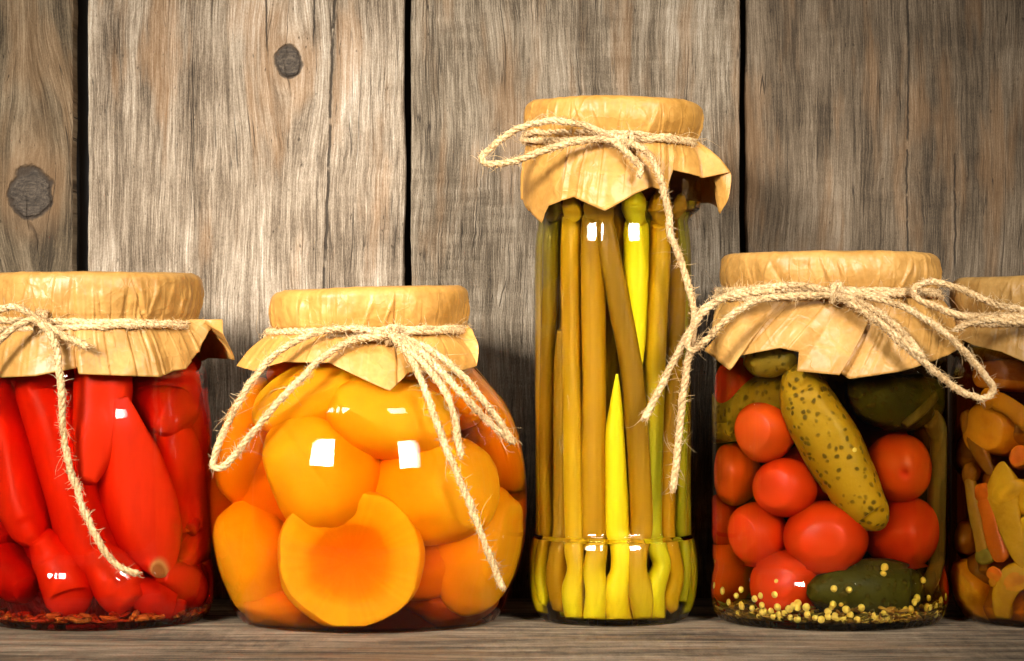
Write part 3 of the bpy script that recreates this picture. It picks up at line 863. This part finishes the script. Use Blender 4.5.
# ------------------------------------------------------------------ mushrooms
m_msh = flesh('mushroom_skin', sss=.15, radius=(1, .5, .2), scale=.004, rough=.24, var=.45, vs=.05, bump=.35, dark=(.6, .42, .3), spec=.15)
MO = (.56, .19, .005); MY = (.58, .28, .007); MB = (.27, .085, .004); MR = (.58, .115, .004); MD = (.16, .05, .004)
def mushroom(cap, stem, back, ccap, cstem, label):
    """cap: (px, py, rx, rz, rotation) rounded cap; stem: points (px, py, r)"""
    px, py, rx, rz, ry_ = cap
    c0 = place('mushroom', px, py, min(rx, rz), back)
    root = empty('mushroom', c0)
    tag(root, label, 'mushroom', 'pickled mushrooms')
    V = BV.copy()
    sd = rnd.random() * 60
    nn = np.array([nz(v[0] * 1.3 + sd, v[1] * 1.3, v[2] * 1.3) for v in V])
    W = V.copy()
    low = V[:, 2] < -.1
    W[:, 2] = np.where(low, -.1 + (V[:, 2] + .1) * .8 + .12 * np.clip(1 - np.hypot(V[:, 0], V[:, 1]) * 1.6, 0, 1), V[:, 2])
    W = W * (1 + .10 * nn)[:, None]
    W = rot(W * np.array([rx, min(rx, rz * 1.2), rz]), 0, math.radians(ry_), 0) + c0
    cc = np.tile(np.array(ccap), (len(W), 1)) * (1 + .3 * nn)[:, None]
    cc[low] = cc[low] * .6 + np.array(cstem) * .4
    meshobj('cap', inside('mushroom', W), BF, m_msh, root, colr=np.clip(cc, 0, 1))
    if stem:
        Q = spline([(*place('mushroom', a, b, r, back), r) for a, b, r in stem], 2.5)
        L_ = np.concatenate([[0], np.cumsum(np.linalg.norm(np.diff(Q[:, :3], axis=0), axis=1))])
        e_ = np.minimum(L_, L_[-1] - L_) / (Q[:, 3] * .8)
        Q[:, 3] *= np.sqrt(np.clip(1 - (1 - np.clip(e_, 0, 1)) ** 2, .02, 1))
        V2, F2 = sweep(Q[:, :3], Q[:, 3], 18, lambda t, a: 1 + .08 * math.cos(2 * a + sd) + .12 * nz(math.cos(a) + sd, math.sin(a), t * 4))
        tt = np.concatenate([np.repeat(np.linspace(0, 1, len(Q)), 18), [0, 1]])
        meshobj('stem', inside('mushroom', V2), F2, m_msh, root, colr=np.array(cstem)[None] * (1 - .25 * tt[:, None]))
    return root
mushroom((992, 432, 34, 31, 8), [], 3, MO, MO, 'round orange capped mushroom in the upper half of the jar, the biggest there')
mushroom((984, 398, 13, 10, -50), [(986, 398, 9), (1010, 409, 9), (1034, 430, 9)], 6, MO, MO, 'slender orange stem slanting down to the right under the paper')
mushroom((1003, 492, 23, 11, -22), [(997, 462, 3), (999, 476, 12), (1003, 494, 19), (1005, 512, 14), (1010, 534, 11), (1018, 554, 9), (1027, 567, 6)], 0, MY, MY, 'yellow mushroom with a flared pointed cap and a thick stem in the middle')
mushroom((1038, 500, 22, 26, 20), [(1030, 515, 9), (1024, 545, 8)], 6, MY, MY, 'yellow mushroom at the right edge of the photo')
mushroom((976, 493, 11, 10, -30), [(976, 496, 9), (983, 515, 10), (990, 540, 11), (1000, 562, 9)], 5, MR, MR, 'reddish orange mushroom stem beside the yellow one')
mushroom((958, 474, 12, 12, -40), [(958, 476, 8), (963, 505, 8), (971, 535, 8), (974, 556, 7)], 8, MB, (.42, .19, .012), 'long curved brown stem standing at the left glass')
mushroom((974, 590, 36, 27, 36), [(995, 606, 12), (1008, 614, 9)], 2, MO, MY, 'brown orange cap arched over the bottom left of the jar')
mushroom((1016, 580, 18, 14, -20), [(1002, 618, 10), (1002, 596, 13), (1012, 578, 15), (1032, 573, 13)], 1, MO, MY, 'arched orange mushroom at the bottom right, curved like a horseshoe')
mushroom((1019, 457, 12, 11, -30), [(1024, 462, 6), (1040, 470, 6)], 4, MR, MO, 'small round orange cap under the biggest one')
mushroom((956, 424, 12, 15, -30), [(959, 430, 9), (972, 452, 10), (986, 474, 5)], 7, MB, MB, 'narrow brown mushroom at the upper left glass')
mushroom((1000, 378, 44, 17, 5), [], 12, (.26, .06, .006), MO, 'dark reddish brown cap just under the paper of the mushroom jar')
mushroom((990, 575, 10, 8, 20), [(990, 578, 5), (984, 586, 4)], 3, MR, MO, 'tiny orange mushroom between the two arched bottom ones')
mushroom((977, 557, 12, 10, 0), [], 8, (.22, .16, .014), (.2, .14, .01), 'small olive brown cap lying low at the left')
mushroom((962, 540, 16, 20, 15), [(970, 555, 8), (974, 575, 7)], 20, MB, MB, 'brown cap squeezed behind the foot of the long curved stem')
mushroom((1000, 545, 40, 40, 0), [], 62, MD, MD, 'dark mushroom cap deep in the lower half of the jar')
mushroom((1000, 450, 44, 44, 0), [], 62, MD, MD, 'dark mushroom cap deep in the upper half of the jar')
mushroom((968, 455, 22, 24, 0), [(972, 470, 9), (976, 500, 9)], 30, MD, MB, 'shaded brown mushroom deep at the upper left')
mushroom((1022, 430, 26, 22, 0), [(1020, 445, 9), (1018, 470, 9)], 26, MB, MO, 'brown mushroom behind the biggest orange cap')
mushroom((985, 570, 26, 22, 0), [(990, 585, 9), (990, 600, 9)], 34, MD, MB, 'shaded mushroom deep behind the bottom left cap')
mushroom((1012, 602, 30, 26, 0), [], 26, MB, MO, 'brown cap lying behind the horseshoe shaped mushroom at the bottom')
mushroom((1090, 440, 40, 36, 0), [(1090, 460, 12), (1085, 500, 11)], 4, MO, MY, 'orange mushroom right of the photo edge, upper')
mushroom((1100, 570, 40, 36, 0), [(1100, 560, 12), (1085, 530, 11)], 4, MO, MY, 'orange mushroom right of the photo edge, lower')

# ================================================================== PAPER COVERS
def paper(key, lid, tie, keys, mat, label, seed, top_tilt=0.0, tie_in=3.0, pleat=1.0):
    """lid: (r, top row, lower row); tie: row of the twine; keys: hem corners as (column, row, radius), left to right round the front"""
    J = JARS[key]
    ax = J['ax']
    lr, lt, lb = lid
    rr = random.Random(seed)
    K = []
    for px, py, r in keys:
        s_ = (px - J['px']) / r
        th = math.asin(max(-1, min(1, s_)))
        K.append([th, H - (py - 330.5) * (D - r * math.cos(th)) / D, r])
    # corners flared past the silhouette may lie behind it (fourth value)
    for k, q in zip(K, keys): pass
    # back half
    a0, a1 = K[0][0], K[-1][0]
    back = []
    m = 6
    span = 2 * PI - (a1 - a0)
    for i in range(1, m):
        back.append([a1 + span * i / m, zz(tie) - rr.uniform(34, 62), lr + rr.uniform(1, 12)])
    K = K + back
    K.append([a0 + 2 * PI, K[0][1], K[0][2]])
    K = np.array(K)
    cum = np.concatenate([[0], np.cumsum(np.abs(np.diff(K[:, 0])) + 1e-4)])
    u = K[0, 0] + cum / cum[-1] * 2 * PI
    NU = 720
    U = np.linspace(u[0], u[0] + 2 * PI, NU, endpoint=False)
    th_h = np.interp(U, u, K[:, 0]); z_h = np.interp(U, u, K[:, 1]); r_h = np.interp(U, u, K[:, 2])
    # sharp pleats gathered at the twine
    npl = int(26 * pleat)
    pc = [(rr.uniform(0, 2 * PI), rr.uniform(.025, .09), rr.uniform(-1, 1)) for _ in range(npl)]
    def tri(d, w):
        d = (d + PI) % (2 * PI) - PI
        return np.clip(np.where(d > 0, 1 - d / w, 1 + d / (.22 * w)), 0, 1)
    pl = sum(a * tri(U - c, w) for c, w, a in pc)
    fine = sum(rr.uniform(-1, 1) * tri(U - rr.uniform(0, 2 * PI), rr.uniform(.012, .03)) for _ in range(70))
    ztop, zlb, zt = zz(lt), zz(lb), zz(tie)
    rows = []
    # top of the lid
    for t in np.linspace(0.02, 1, 16):
        r = (lr - 10) * t
        rows.append((r, ztop - 1.2 * t * t, 0.0, 0.0))
    for t in np.linspace(.125, 1, 8):
        a = t * PI / 2
        rows.append((lr - 10 + 10 * math.sin(a), ztop - 1.2 - 9 * (1 - math.cos(a)), 0.0, .12 * t))
    for t in np.linspace(.12, 1, 12):
        r = lr + 1.0 * math.sin(t * PI)
        rows.append((r - (2.2 * t * t), ztop - 10.2 + (zlb - ztop + 10.2) * t, 0.0, .12 + .6 * t))
    for t in np.linspace(.2, 1, 6):
        rows.append((lr - 1.5 - tie_in * math.sin(t * PI / 2), zlb + (zt - zlb) * t, 0.0, .6 + .4 * t))
    n_hem = 30
    cr = [(rr.uniform(0, 2 * PI), rr.uniform(-.22, .22), rr.uniform(.03, .11), rr.uniform(-1.4, 2.6)) for _ in range(52)]
    V = []
    for (r, z, w, p_) in rows:
        amp = 2.6 * p_
        R = r + pl * amp * .7 + fine * amp * .7
        if p_ > 0: R = R + sum(a_ * tri(U - c_ - s_ * p_, w_) for c_, s_, w_, a_ in cr) * min(1, p_ * 3)
        tilt = top_tilt * (1 if z > zt else 0)
        V.append(np.stack([ax + R * np.sin(U), -R * np.cos(U), np.full(NU, z)], 1))
    r_t = rows[-1][0]
    for i in range(1, n_hem + 1):
        t = i / n_hem
        th = U + (th_h - U) * t ** 1.0
        e = t ** .8
        R = r_t + (r_h - r_t) * e + 2.2 * math.sin(PI * t) + pl * (2.4 + .6 * t) + fine * (1.8 * (1 - t) + .2)
        Z = zt + (z_h - zt) * t
        V.append(np.stack([ax + R * np.sin(th), -R * np.cos(th), Z], 1))
    V = np.vstack(V)
    nr = len(rows) + n_hem
    # crumple
    for k in range(len(V)):
        x, y, z = V[k]
        row = k // NU
        a = .9 if row < 16 else 1.3
        q = nz(x * .035 + seed, y * .035, z * .05) * a * 1.3 + nz(x * .11, y * .11 + seed, z * .11) * a * .55
        d = np.array([x - ax, y, 0]); L = np.linalg.norm(d) + 1e-6
        if row < 18: V[k, 2] += q * .8
        else:
            V[k, :2] += (d / L * q)[:2]
    if top_tilt:
        f = np.clip((V[:, 2] - zt) / (ztop - zt), 0, 1)
        V[:, 2] += f * (V[:, 0] - ax) * top_tilt
    # keep clear of the glass
    Rg = np.interp(V[:, 2], J['z'], J['r']) + 1.5
    dx, dy = V[:, 0] - ax, V[:, 1]
    L = np.hypot(dx, dy)
    rowi = np.arange(len(V)) // NU
    fix = (L < Rg) & (rowi > 40)
    k = np.where(fix, Rg / np.maximum(L, 1e-6), 1)
    V[:, 0] = ax + dx * k; V[:, 1] = dy * k
    F = []
    for i in range(nr - 1):
        for j in range(NU):
            j2 = (j + 1) % NU
            F.append((i * NU + j, (i + 1) * NU + j, (i + 1) * NU + j2, i * NU + j2))
    V = np.vstack([V, [[ax, 0, ztop + .2]]])
    c = len(V) - 1
    for j in range(NU): F.append((c, j, (j + 1) % NU))
    o = meshobj('paper_cover', V, F, mat, origin=(ax, 0, zt))
    md = o.modifiers.new('thickness', 'SOLIDIFY'); md.thickness = .4 * S; md.offset = 1
    tag(o, label, 'paper cover', 'paper covers tied over the jar lids')
    return o

PD, PL = (.50, .255, .065), (.74, .46, .17)
paper('pepper', (106, 273, 312), 320, [(-15, 362, 112), (6, 372, 118), (13, 378, 120), (58, 376, 124), (98, 368, 118), (100, 374, 125), (172, 377, 124), (186, 371, 122), (196, 369, 124), (204, 350, 118), (214, 330, 125), (228, 318, 140), (230, 334, 148), (239, 358, 150), (236, 360, 146)],
      paper_mat('paper_pepper', 1, (.33, .150, .026), (.56, .295, .075)), 'kraft paper cover on the leftmost jar with a corner flared out to the right', 21)
paper('apricot', (98, 288, 325), 331, [(262, 352, 112), (240, 366, 134), (262, 371, 124), (292, 362, 118), (338, 363, 118), (356, 372, 122), (396, 391, 132), (413, 373, 122), (432, 371, 120), (458, 372, 124), (478, 366, 122), (479, 345, 120), (471, 326, 108)],
      paper_mat('paper_apricot', 2, (.40, .175, .026), (.64, .325, .075)), 'crumpled paper cover with a pointed front corner on the bellied jar', 22, top_tilt=.035)
paper('stalk', (88, 102, 135), 142, [(532, 212, 84), (528, 206, 87), (541, 223, 88), (548, 206, 92), (572, 197, 96), (601, 211, 104), (630, 194, 98), (646, 187, 96), (662, 192, 94), (668, 170, 92), (700, 178, 100), (727, 172, 124), (723, 200, 122), (716, 214, 112)],
      paper_mat('paper_stalk', 3, (.41, .185, .026), (.66, .34, .078)), 'yellow brown paper cover on the tall jar with a pointed front corner', 23, top_tilt=-.01)
paper('pickle', (108, 253, 287), 293, [(728, 340, 126), (700, 350, 142), (723, 371, 138), (728, 357, 130), (768, 348, 128), (786, 352, 124), (784, 371, 122), (812, 374, 128), (822, 375, 134), (824, 373, 122), (832, 379, 128), (884, 371, 130), (932, 356, 130), (962, 340, 136), (985, 372, 158), (978, 368, 152)],
      paper_mat('paper_pickle', 4, (.39, .175, .028), (.64, .35, .095)), 'kraft paper cover with overlapping square folds on the tomato jar', 24)
paper('mushroom', (110, 277, 313), 318, [(945, 330, 120), (962, 345, 118), (984, 352, 120), (1003, 362, 122), (1030, 377, 126), (1080, 370, 124), (1120, 374, 126), (1150, 360, 120)],
      paper_mat('paper_mushroom', 5, (.30, .145, .028), (.50, .29, .085)), 'kraft paper cover on the jar cut by the right edge of the photo', 25)

# ================================================================== TWINE
m_tw = twine_mat()
def strand(P, rad=3.15, fuzz=1.35, pitch=24.0, fray0=False, fray1=False):
    """two-ply hairy jute cord along the points P"""
    Q = spline(P, 1.5)
    T, N, B = frames(Q)
    L = np.concatenate([[0], np.cumsum(np.linalg.norm(np.diff(Q, axis=0), axis=1))])
    Vs, Fs, b = [], [], 0
    sd = rnd.random() * 100
    wob = np.array([[nz(l * .06 + sd, 1, 0), nz(l * .06 + sd, 2, 0), nz(l * .06 + sd, 3, 0)] for l in L]) * 1.3
    Q = Q + wob
    thick = np.array([1 + .22 * nz(l * .045, sd, 3) for l in L])
    for k in range(3):
        ph = 2 * PI * L / pitch + k * 2 * PI / 3
        off = rad * .44 * thick
        C = Q + N * (np.cos(ph) * off)[:, None] + B * (np.sin(ph) * off)[:, None]
        R = rad * .62 * thick * np.array([1 + .35 * nz(l * .3, sd + k * 9, 0) for l in L])
        if fray1: R[-1] *= .5
        V, F = sweep(C, R, 7, base=b)
        b += len(V); Vs.append(V); Fs += F
    # fibres lifting off the cord
    for i in range(int(L[-1] * 1.7 * fuzz)):
        j = rnd.randrange(len(Q))
        a = rnd.uniform(0, 2 * PI)
        d = N[j] * math.cos(a) + B[j] * math.sin(a)
        kind = rnd.random()
        if kind < .80:      # lying along the cord
            ln, lift, rr_ = rnd.uniform(4, 9), rnd.uniform(-.02, .16), .40
        elif kind < .95:    # short stubble
            ln, lift, rr_ = rnd.uniform(4, 9), rnd.uniform(.2, .8), .26
        else:               # long loose hairs
            ln, lift, rr_ = rnd.uniform(11, 27), rnd.uniform(.2, .9), .22
        t = T[j] * rnd.choice((-1, 1))
        p0 = Q[j] + d * rad * rnd.uniform(.8, 1.0)
        sd_ = np.cross(d, t)
        c1, c2 = rnd.uniform(-.8, .8), rnd.uniform(-.9, .9)
        pts = np.array([p0 + (t * q * (1 - .25 * q) + d * lift * q * (1.3 - .8 * q) + sd_ * (c1 * q * q + c2 * q * q * q)) * ln for q in (0, .25, .5, .75, 1)])
        V, F = sweep(pts, np.array([1, .95, .8, .6, .3]) * rr_ * rnd.uniform(.8, 1.1), 4, base=b)
        b += len(V); Vs.append(V); Fs += F
    for end, do in ((0, fray0), (-1, fray1)):
        if not do: continue
        sgn = -1 if end == 0 else 1
        for i in range(14):
            d = T[end] * sgn + N[end] * rnd.uniform(-.3, .3) + B[end] * rnd.uniform(-.3, .3)
            p0 = Q[end] - T[end] * sgn * 3 + N[end] * rnd.uniform(-1.5, 1.5) + B[end] * rnd.uniform(-1.5, 1.5)
            ln = rnd.uniform(3, 7)
            pts = np.array([p0 + d * ln * q for q in (0, .4, .75, 1)])
            V, F = sweep(pts, np.array([.8, .7, .5, .2]), 4, base=b)
            b += len(V); Vs.append(V); Fs += F
    return np.vstack(Vs), Fs

def twine(key, label, neck_r, row, tilt, parts, knot):
    """parts: (name, [(column, row, depth)...]); depth None = just off the paper in front"""
    J = JARS[key]
    ax = J['ax']
    root = empty('twine', (ax, -neck_r, zz(row)))
    tag(root, label, 'twine', 'jute twines tied round the jar necks')
    ring = []
    for i in range(37):
        a = 2 * PI * i / 36 + PI
        r = neck_r + 1.4 * math.sin(3 * a)
        ring.append((ax + r * math.sin(a), -r * math.cos(a), zz(row) + tilt * math.sin(a) * r))
    V, F = strand(ring, 3.2, .55)
    meshobj('neck_wrap', V, F, m_tw, root)
    ring2 = [(ax + (x - ax) * 1.02, y * 1.02, z - 5.5 + 3 * math.sin(i * .35)) for i, (x, y, z) in enumerate(ring)]
    V, F = strand(ring2, 3.0, .5)
    meshobj('neck_wrap', V, F, m_tw, root)
    for name, pts in parts:
        P = []
        for q in pts:
            px, py = q[:2]
            if len(q) > 2: d = q[2]
            else:
                o = min(abs(px - J['px']), neck_r + 3)
                d = -math.sqrt((neck_r + 8) ** 2 - o * o)
            P.append(at(px, py, d))
        V, F = strand(P, 3.15, 1.3, fray1=(name == 'loose_end'))
        meshobj(name, V, F, m_tw, root)
    kx, ky = knot
    o = kx - J['px']
    kd = -math.sqrt((neck_r + 7) ** 2 - o * o)
    c = at(kx, ky, kd)
    P = []
    for i in range(22):
        t = i / 21 * 2 * PI * 1.7
        P.append(c + np.array([5.0 * math.cos(t * .5) - 2 + i * .25, -3 - 4.5 * math.cos(t), 8.0 * math.sin(t)]))
    V, F = strand(P, 3.3, .8)
    meshobj('knot', V, F, m_tw, root)
    return root

twine('pepper', 'twine on the leftmost jar with one long end hanging down over the peppers', 107, 322, -.02, [
    ('bow_loop', [(42, 322, -118), (22, 309, -122), (2, 309, -118), (-25, 322, -112), (-48, 352, -100), (-52, 380, -100), (-40, 392, -105), (-18, 366, -118), (5, 335, -124), (30, 320, -122), (45, 326, -120)]),
    ('loose_end', [(34, 318, -120), (48, 326, -122), (64, 336, -124), (78, 342, -126), (89, 347, -130)]),
    ('loose_end', [(40, 322, -124), (50, 334, -127), (57, 352, -130), (61, 385, -134), (63, 425, -128), (67, 455, -126), (76, 487, -124), (88, 520, -124), (104, 550, -124), (120, 567, -124), (138, 574, -126)]),
], (42, 321))
twine('apricot', 'twine on the bellied jar, its bow loop drooping left and loose ends on the right', 99, 330, .02, [
    ('bow_loop', [(388, 336, -112), (350, 328, -112), (310, 335, -110), (272, 357, -112), (243, 395, -112), (224, 432, -112), (213, 462, -112), (219, 468, -114), (234, 456, -118), (256, 428, -130), (288, 392, -136), (322, 358, -126), (352, 341, -118), (388, 335, -114)]),
    ('bow_loop', [(385, 333, -114), (412, 345, -118), (436, 366, -130), (462, 394, -140), (488, 421, -124), (508, 438, -112), (512, 441, -108), (504, 428, -112), (482, 399, -122), (458, 371, -122), (430, 350, -116), (400, 336, -112)]),
    ('loose_end', [(390, 334, -116), (412, 360, -126), (424, 388, -138), (436, 420, -150), (449, 455, -152), (462, 485, -152), (478, 525, -148), (492, 562, -142), (503, 588, -138)]),
    ('loose_end', [(395, 336, -114), (422, 362, -126), (444, 390, -140), (455, 418, -145), (458, 442, -146), (461, 456, -146)]),
], (392, 335))
twine('stalk', 'twine on the tall jar with a bow loop sticking out left and a long tail', 86, 140, -.06, [
    ('bow_loop', [(628, 143, -98), (605, 133, -100), (578, 124, -100), (548, 121, -96), (515, 130, -88), (492, 147, -84), (482, 158, -84), (490, 164, -86), (515, 161, -92), (545, 150, -98), (575, 142, -100), (602, 139, -100), (628, 144, -98)]),
    ('loose_end', [(616, 143, -100), (626, 152, -104), (634, 160, -106), (641, 168, -108), (640, 175, -110)]),
    ('loose_end', [(628, 142, -100), (646, 152, -102), (657, 170, -106), (664, 192, -104), (669, 215, -100), (671, 236, -98), (682, 264, -92), (690, 292, -94), (694, 312, -100), (693, 340, -104), (686, 372, -98), (681, 415, -92), (677, 455, -90), (673, 490, -90)]),
], (628, 142))
twine('pickle', 'twine on the tomato jar with a long loop hanging to the right', 109, 292, -.01, [
    ('bow_loop', [(838, 294, -120), (805, 286, -122), (770, 287, -118), (735, 293, -112), (708, 306, -112), (696, 322, -112), (688, 342, -112), (692, 350, -114), (706, 340, -122), (728, 318, -128), (756, 301, -128), (790, 296, -124), (838, 295, -122)]),
    ('loose_end', [(775, 290, -122), (745, 294, -118), (716, 302, -112), (698, 318, -112), (684, 342, -108), (668, 372, -100), (655, 398, -96), (644, 419, -96)]),
    ('bow_loop', [(832, 292, -122), (856, 305, -128), (884, 328, -136), (912, 352, -142), (938, 374, -140), (962, 392, -136), (984, 398, -132), (993, 390, -130), (984, 374, -132), (962, 349, -136), (936, 326, -136), (905, 308, -130), (870, 297, -124), (838, 291, -120)]),
    ('bow_loop', [(838, 296, -124), (862, 303, -128), (886, 318, -134), (908, 338, -140), (921, 356, -142), (914, 350, -144), (894, 334, -140), (870, 315, -134), (845, 300, -126)]),
], (836, 293))
twine('mushroom', 'twine on the rightmost jar with a loop reaching left to the tomato jar', 111, 317, -.01, [
    ('bow_loop', [(1040, 314, -122), (1010, 308, -122), (985, 300, -120), (958, 288, -112), (932, 282, -104), (914, 288, -102), (918, 298, -106), (938, 308, -114), (965, 316, -122), (1000, 318, -124), (1040, 316, -122)]),
    ('loose_end', [(1040, 318, -124), (1015, 322, -126), (990, 320, -126), (968, 324, -122), (955, 330, -118)]),
], (1042, 316))

# ================================================================== LIGHT AND CAMERA
def softbox(name, az, el, dist, w, h, power, colr, target=(0, 0, 130), spread=180):
    l = bpy.data.lights.new(name, 'AREA')
    l.shape = 'RECTANGLE'; l.size = w; l.size_y = h; l.energy = power; l.color = colr
    l.spread = math.radians(spread)
    o = bpy.data.objects.new(name, l); col.objects.link(o)
    t = Vector(target) * S
    a, e = math.radians(az), math.radians(el)
    o.location = t + Vector((math.sin(a) * math.cos(e), -math.cos(a) * math.cos(e), math.sin(e))) * dist
    o.rotation_euler = (t - o.location).to_track_quat('-Z', 'Y').to_euler()
    return o
softbox('softbox_key', -31, 20, 1.25, .36, .30, 1.36, (1, .965, .91), target=(-180, 60, 285), spread=24)
softbox('softbox_second', 30, 20, 1.25, .34, .28, .70, (1, .965, .91), target=(50, 30, 225), spread=25)
softbox('softbox_high_key', -33, 56, 1.2, .24, .22, .30, (1, .97, .92), target=(-100, 0, 200), spread=40)
softbox('softbox_high_second', 31, 56, 1.2, .24, .22, .24, (1, .97, .92), target=(-20, 0, 200), spread=40)

w = bpy.data.worlds.new('World'); scn.world = w; w.use_nodes = True
bg = w.node_tree.nodes['Background']
bg.inputs[0].default_value = (.9, .92, 1, 1); bg.inputs[1].default_value = .018

cd = bpy.data.cameras.new('camera'); cam = bpy.data.objects.new('camera', cd); col.objects.link(cam)
cd.sensor_width = 36; cd.lens = D / 1024 * 36
cd.clip_start = .01; cd.clip_end = 50
cam.location = (0, -D * S, H * S)
cam.rotation_euler = (PI / 2, 0, 0)
scn.camera = cam

scn.view_settings.view_transform = 'Standard'
scn.view_settings.look = 'None'
scn.view_settings.exposure = 0
scn.view_settings.gamma = 1
scn.render.engine = 'CYCLES'
cy = scn.cycles
cy.use_denoising = True
cy.denoising_prefilter = 'ACCURATE'
cy.transparent_max_bounces = 48
cy.max_bounces = 16
cy.transmission_bounces = 12
cy.glossy_bounces = 6
cy.diffuse_bounces = 4
cy.sample_clamp_indirect = 40
cy.caustics_reflective = False
cy.caustics_refractive = True
